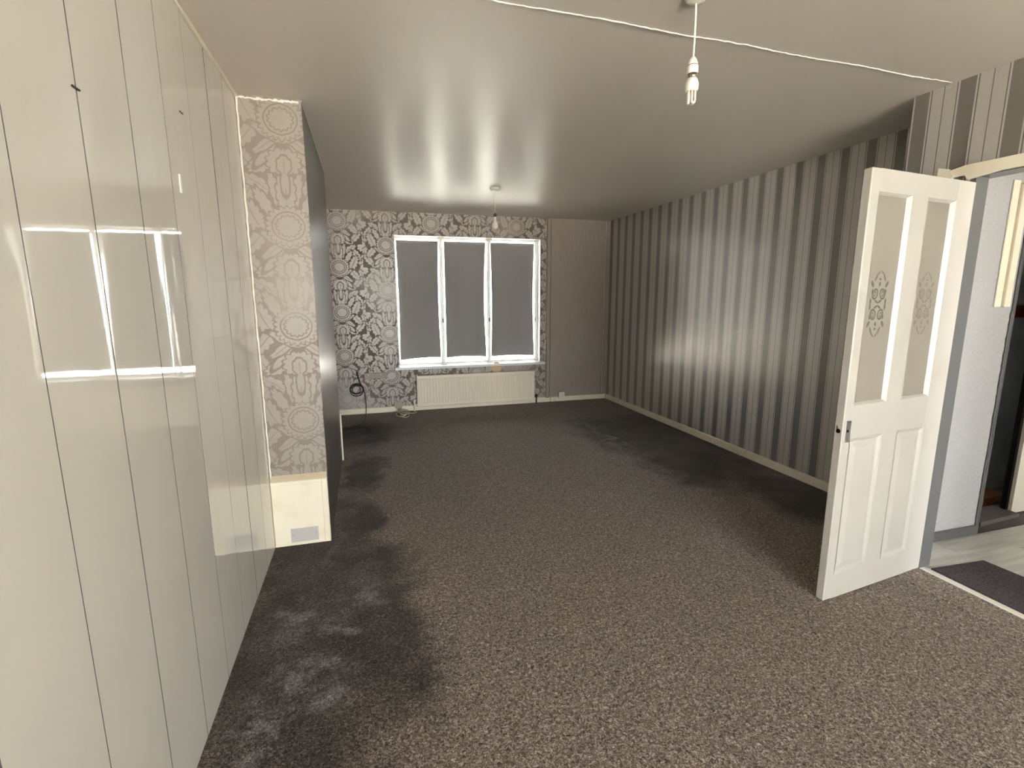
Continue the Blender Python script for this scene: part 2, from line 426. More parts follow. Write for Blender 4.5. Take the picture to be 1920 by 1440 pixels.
# far wall with window opening
WX0, WX1, WZ0, WZ1 = .372, 2.258, .572, 2.192
b = MB()
b.box(XA-.1, WX0, YF, YF+.25, 0, H); b.box(WX0, WX1, YF, YF+.25, 0, WZ0-.012); b.box(WX0, WX1, YF, YF+.25, WZ1, H); b.box(WX1, 2.334, YF, YF+.25, 0, H)
b.box(2.334, XR+.15, YF, YF+.25, 0, H, mi=1)
wall_far = struct(b.build('wall_far', [M_DAM_FAR, M_PLAIN]))
# round patch of bare plaster under the sill
pp = [(1.645+.075*math.cos(a)*(1+.04*math.sin(3*a)), YF-.0015, .515+.075*math.sin(a)) for a in [2*math.pi*k/28 for k in range(28)]]
MB().prism(pp, (0, .004, 0)).build('plaster_patch', M_PEACH, wall_far)['label'] = 'round peach patch of bare plaster under sill'
# paper flap / boarded strip
# right far wall (striped)
b = MB(); b.box(XR, XR+.12, 2.09, YF+.1, 0, H); struct(b.build('wall_right', M_STR_FAR))
# left clad wall
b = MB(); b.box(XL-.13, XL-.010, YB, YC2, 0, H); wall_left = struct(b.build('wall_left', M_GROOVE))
g = [1.124 + .2705*k for k in range(-19, 7)]
for i in range(len(g)):
    y0 = g[i]+.0021; y1 = (g[i+1] if i+1 < len(g) else YC+.0)-.0021
    if y1 - y0 < .02: continue
    y0 = max(y0, YB)
    b = MB(); b.box(XL-.0095, XL, y0, y1, .002, H-.001)
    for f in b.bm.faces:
        f.normal_update(); f.material_index = 0 if f.normal.x > .5 else 1  # white panel edges coloured dark, painting groove shade into the joints
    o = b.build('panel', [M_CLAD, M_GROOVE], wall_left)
    o.location.x += random.uniform(-.0006, .0006)
for (y, z, ln) in ((1.39, 1.899, .03), (2.105, 2.082, .03)):
    b = MB(); b.box(XL-.004, XL+.004, y-ln/2, y+ln/2, z-.002, z+.002, .001); b.build('nail', M_NAIL, wall_left)
b = MB(); b.box(XL-.002, XL+.0035, 2.008, 2.022, 1.80, 1.86, .001); b.build('scuff_chip', M_FILL, wall_left)['label'] = 'small white chip on the cladding'
# chimney breast stub: papered front, dark side
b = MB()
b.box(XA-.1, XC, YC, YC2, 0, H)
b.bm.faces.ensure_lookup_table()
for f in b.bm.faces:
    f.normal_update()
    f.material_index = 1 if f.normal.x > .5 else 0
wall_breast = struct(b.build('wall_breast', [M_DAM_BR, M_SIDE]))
# torn plaster line at the top of it, pale arris
pts = [(XL+.01+t*.29, YC-.002, H-.012-random.random()*.006) for t in [k/30 for k in range(31)]]
MB().tube(pts, [.003+random.random()*.007 for _ in pts], 6).build('torn_edge', M_FILL, wall_breast)['label'] = 'ragged white torn paper edge along the ceiling'
pts = [(XC+.001, YC-.001, .45+(H-.46)*k/40) for k in range(41)]
MB().tube(pts, [.0012+random.random()*.0014 for _ in pts], 5).build('arris_edge', M_DAM_BR, wall_breast)
pts = [(XC+.002, YC+(YC2-YC)*k/40, H-.004) for k in range(41)]
MB().tube(pts, [.002+random.random()*.003 for _ in pts], 5).build('caulk_line', M_FILL, wall_breast)
# alcove wall
b = MB(); b.box(XA-.1, XA, YC2, YF, 0, H); struct(b.build('wall_alcove', M_PLAIN))
# rear wall with big window
b = MB()
b.box(XL-.13, RWX0, YB-.25, YB, 0, H); b.box(RWX1, XN+.1, YB-.25, YB, 0, H); b.box(RWX0, RWX1, YB-.25, YB, 0, RWZ0); b.box(RWX0, RWX1, YB-.25, YB, RWZ1, H)
struct(b.build('wall_rear', M_PLAIN))
# doorway wall: near part, over-door part, nib
DY0, DY1, DZ = .955, 1.757, 2.005
b = MB()
b.box(XN, XN+.10, YB, DY0, 0, H); b.box(XN, XN+.10, DY0, DY1, DZ+.02, H); b.box(XN, XN+.10, DY1+.028, 2.10, 0, DZ+.02); b.box(XN, XN+.10, DY1, 2.10, DZ+.02, H)
b.box(XN+.10, XR, 1.99, 2.10, 0, H)
struct(b.build('wall_doorway', M_STR_NEAR))
# skirtings
def skirt(name, pts, wall_n, h=.072, th=.016):
    pass
b = MB(); b.box(XA, 2.41, YF-.016, YF, 0, .070, .004); b.box(2.42, XR-.014, YF-.016, YF, 0, .066, .004)
struct(b.build('baseboard_far', M_CREAM))
b = MB(); b.box(XR-.016, XR, 2.11, YF-.002, 0, .070, .004); struct(b.build('baseboard_right', M_CREAM))
# cladding edge trims
b = MB(); b.box(XL-.002, XL+.014, YB, YC-.004, H-.016, H, .004); struct(b.build('trim_1', M_CREAM))
pts = [(XL+.006+random.random()*.003, YC-.005, .425+(H-.43)*k/60) for k in range(61)]
MB().tube(pts, [.0036+random.random()*.0022 for _ in pts], 6).build('trim_2', M_FILL)['kind'] = 'structure'
# pipe boxing on far wall + corner strip
pts0 = lambda x, j, w: [(x + random.gauss(0, j) + w*math.sin(z*5.0)*.004, YF-.004, z) for z in [.07+(H-.08)*k/50 for k in range(51)]]
b = MB(); b.box(2.345, 2.395, YF-.030, YF, .06, H, .006); struct(b.build('trim_3', M_PLAIN))
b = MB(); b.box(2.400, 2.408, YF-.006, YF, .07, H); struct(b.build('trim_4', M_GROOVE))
b = MB()
for k in range(26):
    z = .15 + 2.25*random.random(); l = .02+.07*random.random()
    b.tube([(2.332+random.gauss(0, .003), YF-.004, z), (2.330+random.gauss(0, .003), YF-.006, z+l/2), (2.333, YF-.004, z+l)], [.001, .004+.003*random.random(), .001], 5)
o = b.build('torn_paper', M_FILL, wall_far); o['kind'] = 'stuff'; o['label'] = 'pale torn flecks of paper beside the pipe casing'
b = MB(); b.box(XR-.072, XR, YF-.030, YF-.0, .072, H, .004); struct(b.build('trim_5', M_PLAIN))
pts = [(XR-.076+random.gauss(0, .001), YF-.031, .09+(H-.1)*k/50) for k in range(51)]
MB().tube(pts, .0022, 5).build('trim_6', M_FILL)['kind'] = 'structure'

# rear window
wr = thing('window_2', ((RWX0+RWX1)/2, YB-.12, RWZ0), 'wide white framed window behind the viewer', 'window', kind='structure')
b = MB()
for x0, x1, z0, z1 in ((RWX0, RWX0+.06, RWZ0, RWZ1), (RWX1-.06, RWX1, RWZ0, RWZ1), (RWX0, RWX1, RWZ0, RWZ0+.06), (RWX0, RWX1, RWZ1-.06, RWZ1), (.54, .60, RWZ0, RWZ1), (1.56, 1.62, RWZ0, RWZ1)):
    b.box(x0, x1, YB-.15, YB-.09, z0, z1, .004)
b.build('window_frame', M_WHITE, wr)
for x0, x1 in ((RWX0+.06, .54), (.60, 1.56), (1.62, RWX1-.06)):
    b = MB(); b.box(x0, x1, YB-.123, YB-.117, RWZ0+.06, RWZ1-.06); b.build('pane', M_GLASS, wr)

# far window
wf = thing('window_1', (1.315, YF+.12, WZ0), 'white framed window of three lights above the radiator', 'window', kind='structure')
FY0, FY1 = YF+.105, YF+.165
def barz(x0, x1, z0, z1, nm, y0=FY0, y1=FY1):
    b = MB(); b.box(x0, x1, y0, y1, z0, z1, .004); return b.build(nm, M_WHITE, wf)
barz(WX0, WX0+.012, WZ0, WZ1, 'jamb'); barz(WX1-.030, WX1, WZ0, WZ1, 'jamb')
barz(WX0, WX1, WZ1-.012, WZ1, 'head'); barz(WX0, WX1, WZ0, WZ0+.014, 'cill')
for x in (.955, 1.575):
    mu = barz(x-.015, x+.015, WZ0+.005, WZ1-.005, 'mullion', FY0-.018)
    b = MB(); b.box(x-.045, x+.045, FY0-.035, FY0-.015, WZ1-.035, WZ1-.004, .004); b.build('mullion_cap', M_CREAM, mu)
    b = MB(); b.box(x-.045, x+.045, FY0-.04, FY0-.01, WZ0, WZ0+.012, .003); b.build('mullion_foot', M_WHITE, mu)
    b = MB(); b.box(x-.006, x+.006, FY0-.034, FY0-.018, 1.12, 1.175, .003); b.build('catch', M_NAIL, mu)
b = MB(); b.box(2.214, 2.225, FY0-.016, FY0, 1.11, 1.165, .003); b.build('catch', M_NAIL, wf)
for x0, x1 in ((.384, .940), (.970, 1.560), (1.590, 2.228)):
    b = MB()
    for q in ((x0, x0+.010, WZ0+.014, WZ1-.012), (x1-.010, x1, WZ0+.014, WZ1-.012), (x0, x1, WZ0+.014, WZ0+.030), (x0, x1, WZ1-.026, WZ1-.012)):
        b.box(q[0], q[1], FY0+.008, FY1-.008, q[2], q[3], .003)
    sa = b.build('sash', M_WHITE, wf)
    b = MB(); b.box(x0+.008, x1-.008, FY0+.027, FY0+.033, WZ0+.028, WZ1-.024); b.build('pane', M_GLASS, sa)
b = MB(); b.box(WX0, WX0+.004, YF-.004, FY0, WZ0, WZ1); b.box(WX1-.004, WX1, YF-.004, FY0, WZ0, WZ1); b.box(WX0, WX1, YF-.004, FY0, WZ1-.004, WZ1)
b.build('reveal_lining', M_WHITE, wf)
b = MB(); b.box(.318, 2.322, YF-.050, FY0, WZ0-.034, WZ0, .005, 2); b.build('window_sill', M_WHITE, wf)

# roller blinds (things)
def blind(x0, x1, wl, wr_, amp, label, zb0, zb1, seed):
    rnd = random.Random(seed)
    yb = YF+.082; zt = WZ1-.056
    t = thing('roller_blind', ((x0+x1)/2, yb, WZ1-.05), label, 'blind', 'grey roller blinds in the far window')
    bm = MB(); nx, nz = 28, 44; vs = []
    ph = rnd.random()*6
    for j in range(nz+1):
        w = j/nz; row = []
        for i in range(nx+1):
            u = i/nx
            narrow = math.sin(math.pi*min(w*1.05, 1))**1.2
            xa = x0 + wl*narrow; xb = x1 - wr_*narrow
            x = xa + (xb-xa)*u
            zb = zb0 + (zb1-zb0)*u + .012*math.sin(math.pi*u)
            z = zt + (zb-zt)*w
            curl = ((abs(u-.5)*2)**6)*.012*narrow
            fold = amp*(math.sin(u*11+ph+w*1.6)*.5+math.sin(u*5.2+ph*2-w*1.1)*.5)*min(1, w*2.2)*(.4+.6*w)
            y = yb - fold + curl
            row.append(bm.bm.verts.new((x, y, z)))
        vs.append(row)
    for a, c in zip(vs, vs[1:]):
        for i in range(nx):
            f = bm.bm.faces.new((a[i], a[i+1], c[i+1], c[i])); f.smooth = True
    fo = bm.build('fabric', M_BLIND, t)
    so = fo.modifiers.new('cloth_thickness', 'SOLIDIFY'); so.thickness = .0008
    bm = MB(); bm.tube([(x0+.004, yb+.010, zt-.001), (x1-.004, yb+.010, zt-.001)], .009, 14); bm.build('roller_tube', M_WHITE, t)
    for x in (x0-.003, x1-.003):
        bm = MB(); bm.box(x, x+.006, yb-.010, yb+.022, zt-.004, zt+.030, .002); bm.build('bracket', M_WHITE, t)
blind(.396, .918, .010, .012, .004, 'grey roller blind in the first window light, nearest the damask wall side', .648, .668, 1)
blind(.990, 1.530, .004, .020, .022, 'creased grey roller blind in the middle light of the window', .660, .655, 2)
blind(1.596, 2.196, .014, .010, .008, 'grey roller blind in the window light nearest the striped wall', .655, .648, 3)

# ================================================================== DOOR
HP = Vector((2.787, 1.7535, 0)); dd = Vector((-.99301557, -.11798339, 0)); dn = Vector((-.11798339, .99301557, 0))   # along leaf, away from viewer
DM = Matrix(((dd.x, dn.x, 0, HP.x), (dd.y, dn.y, 0, HP.y), (0, 0, 1, 0), (0, 0, 0, 1)))
door = thing('door_1', HP, 'open white half glazed panel door with etched panes and bare latch', 'door', kind='structure')
LW, LT, LZ0, LZ1 = .757, .040, .006, 1.973
def dbuild(bm, name, mat, par): bm.xf(DM); return bm.build(name, mat, par)
st, m0, m1, bl0, bl1, lk0, lk1, tp = .050, .352, .470, .006, .135, .805, .962, 1.880
gl = [(.142, .352), (.470, .698)]          # s ranges of lights/panels (hinge side first)
b = MB(); bv = .0025
b.box(0, gl[0][0], 0, LT, LZ0, LZ1, bv); b.build_ = None
dbuild(b, 'stile', M_DOOR, door)
b = MB(); b.box(gl[1][1], LW, 0, LT, LZ0, LZ1, .004); latch_stile = dbuild(b, 'stile', M_DOOR, door)
b = MB(); b.box(gl[0][1], gl[1][0], .0005, LT-.0005, bl1-.02, tp+.02, bv); dbuild(b, 'muntin', M_DOOR, door)
for z0, z1, nm in ((LZ0, bl1, 'bottom_rail'), (lk0, lk1, 'lock_rail'), (tp, LZ1, 'top_rail')):
    b = MB(); b.box(gl[0][0]-.005, gl[1][1]+.005, .0003, LT-.0003, z0, z1, .001); dbuild(b, nm, M_DOOR, door)
# etched glass
def mk_etched():
    M = Mat('frosted_etched_glass', srgb(150, 147, 138), .35, .5); c = M.xyz()
    # local coordinates along the leaf
    sx = M.math('ADD', M.math('MULTIPLY', M.math('SUBTRACT', c[0], HP.x), dd.x), M.math('MULTIPLY', M.math('SUBTRACT', c[1], HP.y), dd.y))
    left = M.math('GREATER_THAN', sx, .41)
    cx = M.mixf(left, .247, .592)
    u = M.math('ABSOLUTE', M.math('SUBTRACT', sx, cx)); v = M.math('ABSOLUTE', M.math('SUBTRACT', c[2], 1.412))
    vec = M.comb(u, v)
    def ring(*a, k=5.0): return M.math('MULTIPLY', M.math('ABSOLUTE', M.math('SUBTRACT', M.ell(vec, *a), 1.0)), k)
    ds = [ring(.026, .045, .017, .021, 20, k=4.5), ring(.028, .046, .007, .010, 20, k=3), M.ell(vec, .05, .088, .008, .016, -35), M.ell(vec, .0, .088, .006, .010, 0),
          M.ell(vec, .028, .118, .005, .020, 28), M.ell(vec, .012, .138, .012, .004, -40), M.ell(vec, .0, .110, .008, .005, 0), M.ell(vec, .012, .012, .014, .005, 30), M.ell(vec, .052, .012, .006, .014, 0), M.ell(vec, .046, .056, .005, .012, 0)]
    k = M.smap(M.union(ds), 1.2, .8)
    k = M.math('MULTIPLY', k, M.mixf(left, .55, 1.0))
    M.set('Base Color', M.mix(k, srgb(160, 152, 141), srgb(108, 104, 94)))
    M.set('Roughness', M.mixf(k, .42, .15))
    M.bump(M.math('ADD', M.math('MULTIPLY', k, -.6), M.math('MULTIPLY', M.noise(400, 2), .3)), .25, .001)
    t = M.t; out = [n for n in t.nodes if n.type == 'OUTPUT_MATERIAL'][0]
    tr = t.nodes.new('ShaderNodeBsdfTranslucent'); tr.inputs['Color'].default_value = srgb(225, 228, 220)
    mx = t.nodes.new('ShaderNodeMixShader'); mx.inputs[0].default_value = .30
    t.links.new(M.b.outputs[0], mx.inputs[1]); t.links.new(tr.outputs[0], mx.inputs[2]); t.links.new(mx.outputs[0], out.inputs[0])
    return M.m
M_ETCH = mk_etched()
for (s0, s1) in gl:
    b = MB(); b.box(s0-.004, s1+.004, .018, .022, lk1-.004, tp+.004); dbuild(b, 'glass_pane', M_ETCH, door)
    # glazing bead: sloped frame on the face
    b = MB()
    w = .016
    A = [(s0, lk1), (s1, lk1), (s1, tp), (s0, tp)]; B = [(s0+w, lk1+w*.6), (s1-w, lk1+w*.6), (s1-w, tp-w*.6), (s0+w, tp-w*.6)]
    for i in range(4):
        j = (i+1) % 4
        b.poly([(A[i][0], .002, A[i][1]), (A[j][0], .002, A[j][1]), (B[j][0], .015, B[j][1]), (B[i][0], .015, B[i][1])])
        b.poly([(B[i][0], .015, B[i][1]), (B[j][0], .015, B[j][1]), (B[j][0], .018, B[j][1]), (B[i][0], .018, B[i][1])])
    bmesh.ops.recalc_face_normals(b.bm, faces=b.bm.faces[:])
    dbuild(b, 'glazing_bead', M_DOOR, door)
    # lower raised panel: recess, bevel ogee, raised field
    b = MB()
    z0, z1 = bl1, lk0
    ringsd = [(0, .0005), (.006, .002), (.017, .0095), (.021, .0095), (.048, .0045), (.050, .0040)]
    prev = None
    for off, y in ringsd:
        q = [b.bm.verts.new((s0+off, y, z0+off)), b.bm.verts.new((s1-off, y, z0+off)), b.bm.verts.new((s1-off, y, z1-off)), b.bm.verts.new((s0+off, y, z1-off))]
        if prev:
            for i in range(4): b.bm.faces.new((prev[i], prev[(i+1) % 4], q[(i+1) % 4], q[i]))
        prev = q
    b.bm.faces.new(prev)
    b.box(s0-.002, s1+.002, .011, LT-.009, z0-.002, z1+.002)
    bmesh.ops.recalc_face_normals(b.bm, faces=b.bm.faces[:])
    dbuild(b, 'raised_panel', M_DOOR, door)
b = MB(); b.box(.706, .742, -.0025, .001, .792, .893, .001); pl = dbuild(b, 'latch_plate', M_STEEL, door); pl['label'] = 'bare steel handle plate with its handle missing'
b = MB(); b.lathe([(0, -.0032), (.0065, -.0032), (.0065, -.0020)], .727, .846, 14, axis='y'); dbuild(b, 'spindle_hole', M_DARK, pl)
for z in (.802, .882):
    b = MB(); b.lathe([(0, -.0040), (.0025, -.0036), (.0028, -.0020)], .728, z, 10, axis='y'); dbuild(b, 'screw', M_CHROME, pl)
b = MB(); b.lathe([(0, LW+.0012), (.010, LW+.0012), (.0105, LW-.001)], .020, .845, 14, axis='x'); dbuild(b, 'latch_hole', M_DARK, door)
b = MB(); b.prism([(LW+.0008, .014, .838), (LW+.0008, .030, .835), (LW+.0008, .031, .866), (LW+.0008, .027, .872)], (-.002, 0, 0)); dbuild(b, 'bare_wood_chip', M_RUST, door)

# door lining (grey), head, broken architrave
b = MB(); b.box(XN+.001, XN+.085, DY1, DY1+.030, 0, DZ+.02, .003); struct(b.build('trim_7', M_GREYPAINT))
b = MB(); b.box(XN+.002, XN+.118, DY0, DY1+.03, DZ-.004, DZ+.024, .003); struct(b.build('trim_8', M_GREYPAINT))
b = MB(); b.box(XN+.002, XN+.118, DY0-.001, DY0+.028, 0, DZ, .003); struct(b.build('trim_9', M_GREYPAINT))
bp_ = [(1.870, 2.016), (1.800, 2.012), (1.788, 1.992), (1.66, 2.006), (1.50, 2.004), (1.0, 2.004), (.93, 2.004), (.93, 2.06), (1.30, 2.058), (1.60, 2.058), (1.80, 2.060), (1.868, 2.050)]
b = MB(); b.prism([(XN-.016, y, z) for y, z in bp_], (.0155, 0, 0)); struct(b.build('trim_10', M_CREAM))
b = MB(); b.prism([(XN-.020, y, z) for y, z in ((1.920, 2.072), (1.880, 2.060), (1.850, 2.020), (1.864, 2.002), (1.925, 2.004))], (.0195, 0, 0)); struct(b.build('trim_11', M_CREAM))
b = MB(); b.box(XN-.012, XN, .90, .955, 0, 2.06, .003); struct(b.build('trim_12', M_CREAM))
# threshold bar
b = MB(); b.box(XN+.002, XN+.040, DY0+.03, DY1-.002, -.02, .0075, .003); struct(b.build('trim_13', Mat('white_threshold', srgb(222, 218, 208), .4).m))

# ================================================================== HALL
hall_floor = thing('floor_hall', (3.8, 1.0, 0), 'pale grey wood plank floor of the hall beyond the doorway', 'floor', kind='structure')
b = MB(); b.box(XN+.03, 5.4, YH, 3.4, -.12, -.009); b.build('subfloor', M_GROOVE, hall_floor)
rows = 23; pw = .188
k0 = 0
for rI in range(rows):
    y1 = 1.945 - rI*pw; y0 = y1 - pw
    if y1 < YH: break
    x = XN+.042; first = .35 + (rI*.41) % .85
    while x < 5.38:
        x1 = min(x + first, 5.4); first = 1.22
        b = MB(); b.box(x+.0008, x1-.0008, max(y0, YH)+.0008, y1-.0008, -.010, .0, .0012); b.build('plank', M_PLANK, hall_floor)
        x = x1
HX1 = 3.53
b = MB(); b.box(XN+.10, HX1, 1.95, 1.99, 0, H); b.box(XN+.10, XN+.112, DY1+.03, 1.95, 0, H); struct(b.build('wall_hall', M_HALL))
b = MB(); b.box(XN+.118, HX1, 1.938, 1.95, .001, .062, .003); struct(b.build('baseboard_hall', M_GREYPAINT))
pts = [(HX1+.006+random.gauss(0, .0015), 1.958+random.gauss(0, .0015), .0+2.3*k/70) for k in range(71)]
b = MB(); b.box(HX1-.002, HX1+.022, 1.940, 1.985, 0, 2.3, .004); struct(b.build('trim_14', M_GREYPAINT))
MB().tube([(HX1-.004+random.gauss(0, .0012), 1.945, .06+1.3*k/50) for k in range(51)], [.002+.005*random.random() for _ in range(51)], 5).build('trim_15', Mat('chipped_grey_edge', srgb(100, 96, 96), .7).m)['kind'] = 'structure'
b = MB(); b.box(3.372, 3.425, 1.942, 1.95, 1.385, 2.06, .002); b.box(3.425, 3.475, 1.926, 1.95, 1.385, 2.045, .003); struct(b.build('trim_16', M_CREAM))
# cupboard under the stairs
b = MB(); b.box(HX1, 5.2, 2.42, 3.3, 0, H); b.box(HX1-.1, HX1, 1.99, 3.3, 0, H); b.box(4.85, 4.95, 2.1, 3.2, 0, H); struct(b.build('wall_cupboard', M_CUP))
b = MB(); b.box(4.11, 4.95, 2.085, 2.13, 0, H); struct(b.build('wall_stair', Mat('cream_wall_paint', srgb(214, 206, 190), .6).m))
b = MB(); b.box(4.085, 4.11, 2.105, 2.135, 0, H); struct(b.build('shade_strip_stair', M_DARK))  # dark strip paints in the shaded side of the stair wall end
b = MB(); b.box(HX1, 4.85, 2.375, 2.42, 1.295, 1.38, .003); struct(b.build('trim_18', M_REDWOOD))
b = MB(); b.box(4.95, 5.05, YH, 2.25, 0, H); struct(b.build('wall_hall_side', M_HALL))
b = MB(); b.box(XN+.1, 2.95, YH-.25, YH, 0, H); b.box(4.3, 5.05, YH-.25, YH, 0, H); b.box(2.95, 4.3, YH-.25, YH, 2.1, H); struct(b.build('wall_hall_front', M_HALL))
b = MB(); b.box(XN+.1, 5.2, YH-.25, 2.0, H, H+.1); b.box(XR+.15, 5.2, 2.0, 3.4, H, H+.1); struct(b.build('ceiling_hall', M_FILL))
d2 = thing('added_door_hall', (3.75, YH-.1, 0), 'unseen glazed white door added to light the hall', 'door', kind='structure')  # out of view, added to let sky light into hall and cupboard
b = MB()
for q in ((2.95, 3.04, 0, 2.1), (4.21, 4.3, 0, 2.1), (3.58, 3.66, 0, 2.1), (2.95, 4.3, 0, .2), (2.95, 4.3, 2.0, 2.1)): b.box(q[0], q[1], YH-.14, YH-.09, q[2], q[3], .003)
b.build('door_frame', M_WHITE, d2)
for _a, _b in ((3.04, 3.58), (3.66, 4.21)):
    b = MB(); b.box(_a, _b, YH-.118, YH-.112, .2, 2.0); b.build('pane', M_GLASS, d2)
# loose boards on the cupboard floor
def board(x, y, z, lx, ly, lz, rot, mat, label):
    b = MB(); b.box(-lx/2, lx/2, -ly/2, ly/2, 0, lz, .003)
    b.xf(Matrix.Translation((x, y, z)) @ Matrix.Rotation(R(rot), 4, 'Z'))
    tag(b.build('wooden_board', mat, None, (x, y, z)), label, 'board')
board(4.06, 2.30, -.009, .60, .13, .05, 4, M_WOOD, 'bare brown board lying on the dark cupboard floor beyond the hall')
board(3.90, 2.10, -.009, .40, .15, .03, 3, Mat('grimy_grey_board', srgb(96, 86, 80), .8).m, 'grimy grey board along the edge of the cupboard opening')
# hall mat
mb = [(2.842, 1.728), (3.205, 1.706), (3.235, 1.03), (2.836, 1.06)]
b = MB(); b.prism([(x, y, .0005) for x, y in mb], (0, 0, .008))
tag(b.build('door_mat', M_MAT, None, (3.03, 1.38, 0)), 'dark charcoal door mat lying on the pale hall planks', 'mat')
# outside ground
b = MB(); b.box(-30, 30, 6.65, 60, -.5, -.4); b.box(-30, 30, -60, YB-.26, -.5, -.4); b.box(2.9, 30, YB-.26, YH-.26, -.5, -.4); struct(b.build('ground', M_GRASS))

# ================================================================== THINGS
# boxed-in cream panel at the foot of the breast
hp = thing('access_panel', (-.43, YC, 0), 'cream painted low access panel at the foot of the damask papered wall end', 'panel')
b = MB(); b.box(XL+.002, XC-.002, YC-.016, YC-.0005, .004, .402, .003); b.build('board', M_CREAM, hp)
b = MB(); b.box(XC-.034, XC-.001, YC-.023, YC-.016, .004, .402, .003); b.build('edge_bead', M_CREAM, hp)
b = MB(); b.box(XL+.002, XC-.034, YC-.021, YC-.016, .380, .402, .003); b.build('edge_bead', M_CREAM, hp)
b = MB(); b.box(XL+.002, XC-.02, YC-.021, YC-.016, .004, .018, .003); b.build('edge_bead', M_CREAM, hp)
b = MB(); b.prism([(XL+.002, YC-.020, .403), (XL+.002, YC-.0005, .403), (XL+.002, YC-.0005, .436), (XL+.002, YC-.012, .418)], (.305, 0, 0)); b.build('ledge', M_BEIGE, hp)['label'] = 'bare beige timber ledge'
b = MB(); b.box(-.490, -.338, YC-.0185, YC-.0155, .022, .108, .001); cp = b.build('blanking_plate', M_GREYPLATE, hp); cp['label'] = 'grey blanking plate with two screws'
for x in (-.476, -.352):
    b = MB(); b.lathe([(0, YC-.0205), (.003, YC-.020), (.0035, YC-.0185)], x, .066, 12, axis='y'); b.build('screw', M_CHROME, cp)
# edge of the matching board on the far end of the breast
tb = MB(); tb.box(XC-.30, XC+.012, YC2+.0005, YC2+.016, .0, .43, .002); tag(tb.build('end_board', M_CREAM, None, (XC-.1, YC2+.008, 0)), 'white board seen edge on at the far foot of the dark grey wall end', 'board')

# radiator
rd = thing('radiator', (1.37, YF-.055, .05), 'long cream single panel radiator under the far window', 'radiator')
x0, x1, z0, z1, yf_ = .575, 2.165, .055, .462, YF-.078
b = MB(); nfl = 40; prof = []
edge = .022
xs = [(x0, .012), (x0+.004, .003), (x0+.012, 0)]
wfl = (x1-x0-2*edge)/nfl
for k in range(nfl):
    a = x0+edge+k*wfl
    xs += [(a+.001, 0), (a+wfl*.22, .0055), (a+wfl*.62, .0055), (a+wfl*.84, 0)]
xs += [(x1-.012, 0), (x1-.004, .003), (x1, .012)]
zr = [(z0, .012, 0), (z0+.004, .003, 0), (z0+.010, 0, 0), (z0+.040, 0, 0), (z0+.052, 0, 1), (z1-.052, 0, 1), (z1-.040, 0, 0), (z1-.012, 0, 0), (z1-.004, .003, 0), (z1, .012, 0)]
rows_ = []
for z, yo, fl in zr:
    row = []
    for i, (x, d) in enumerate(xs):
        end = i < 3 or i >= len(xs)-3
        row.append(b.bm.verts.new((x, yf_ + (max(d, yo) if end else max(yo, d*fl)), z)))
    rows_.append(row)
for a, c in zip(rows_, rows_[1:]):
    for i in range(len(a)-1): b.bm.faces.new((a[i], a[i+1], c[i+1], c[i]))
b.build('front_panel', M_RAD, rd)
b = MB(); b.box(x0+.002, x1-.002, yf_+.011, yf_+.030, z0+.002, z1-.002, .003); b.build('back_panel', M_RAD, rd)
for x in (.80, 1.94):
    b = MB(); b.box(x-.02, x+.02, yf_+.030, YF-.001, z0+.04, z1-.04, .003); b.build('bracket', M_RAD, rd)
vx = x0-.035
b = MB(); b.lathe([(0, .155), (.013, .153), (.016, .142), (.016, .105), (.012, .100), (.012, .075), (.0075, .07), (.0075, .001)], vx, yf_+.018, 16); b.tube([(vx, yf_+.018, .088), (x0+.004, yf_+.018, .088)], .010, 12); v = b.build('valve', M_BULBWHITE, rd)
v['label'] = 'white valve at the cable side end'
vx = x1+.030
b = MB(); b.lathe([(0, .130), (.012, .128), (.014, .118), (.014, .098), (.011, .094), (.0075, .09), (.0075, .001)], vx, yf_+.018, 16); b.tube([(vx, yf_+.018, .105), (x1-.004, yf_+.018, .105)], .010, 12); v = b.build('valve', M_BLACK, rd)
v['label'] = 'small dark valve at the socket side end'
b = MB(); b.tube([(x0+.006, yf_+.02, z1-.004), (x0+.006, yf_+.02, z1+.014)], .008, 10); b.build('bleed_plug', M_BULBWHITE, rd)

# socket on the skirting
so = thing('power_socket', (2.572, YF-.03, .05), 'small white socket box on the far skirting beside the pipe casing', 'socket')
b = MB(); b.box(2.532, 2.612, YF-.045, YF-.0165, .048, .132, .004, 2); b.build('back_box', M_BULBWHITE, so)
b = MB(); b.box(2.530, 2.614, YF-.052, YF-.045, .046, .134, .003); fp = b.build('face_plate', M_BULBWHITE, so)
b = MB()
for x, z in ((2.572, .105), (2.557, .080), (2.587, .080)): b.box(x-.004, x+.004, YF-.0526, YF-.0518, z-.006, z+.006)
b.build('pin_slots', M_NAIL, fp)
b = MB(); b.tube([(2.566, YF-.035, .050), (2.566, YF-.036, .025), (2.568, YF-.048, .004)], .004, 8); b.build('cable_tail', M_BULBWHITE, so)

# papered-over batten on the far wall
bt = thing('wall_batten', (.08, YF, .47), 'flat papered batten screwed to the far wall beside the hanging black cable', 'board')
b = MB(); b.box(-.058, .219, YF-.014, YF-.0005, .440, .515, .003); b.build('batten', Mat('faded_paper', srgb(158, 145, 134), .55).m, bt)
for x in (-.01, .14):
    b = MB(); b.lathe([(0, YF-.0165), (.004, YF-.016), (.005, YF-.014)], x, .492, 10, axis='y'); b.build('screw', M_BULBWHITE, bt)
b = MB()
for k in range(9):
    x = .02+k*.027; b.tube([(x, YF-.004, .425+random.gauss(0, .006)), (x+.014, YF-.010, .430+random.gauss(0, .006)), (x+.03, YF-.003, .428)], [.001, .005, .001], 5)
o = b.build('torn_paper_curl', M_FILL, bt); o['kind'] = 'stuff'
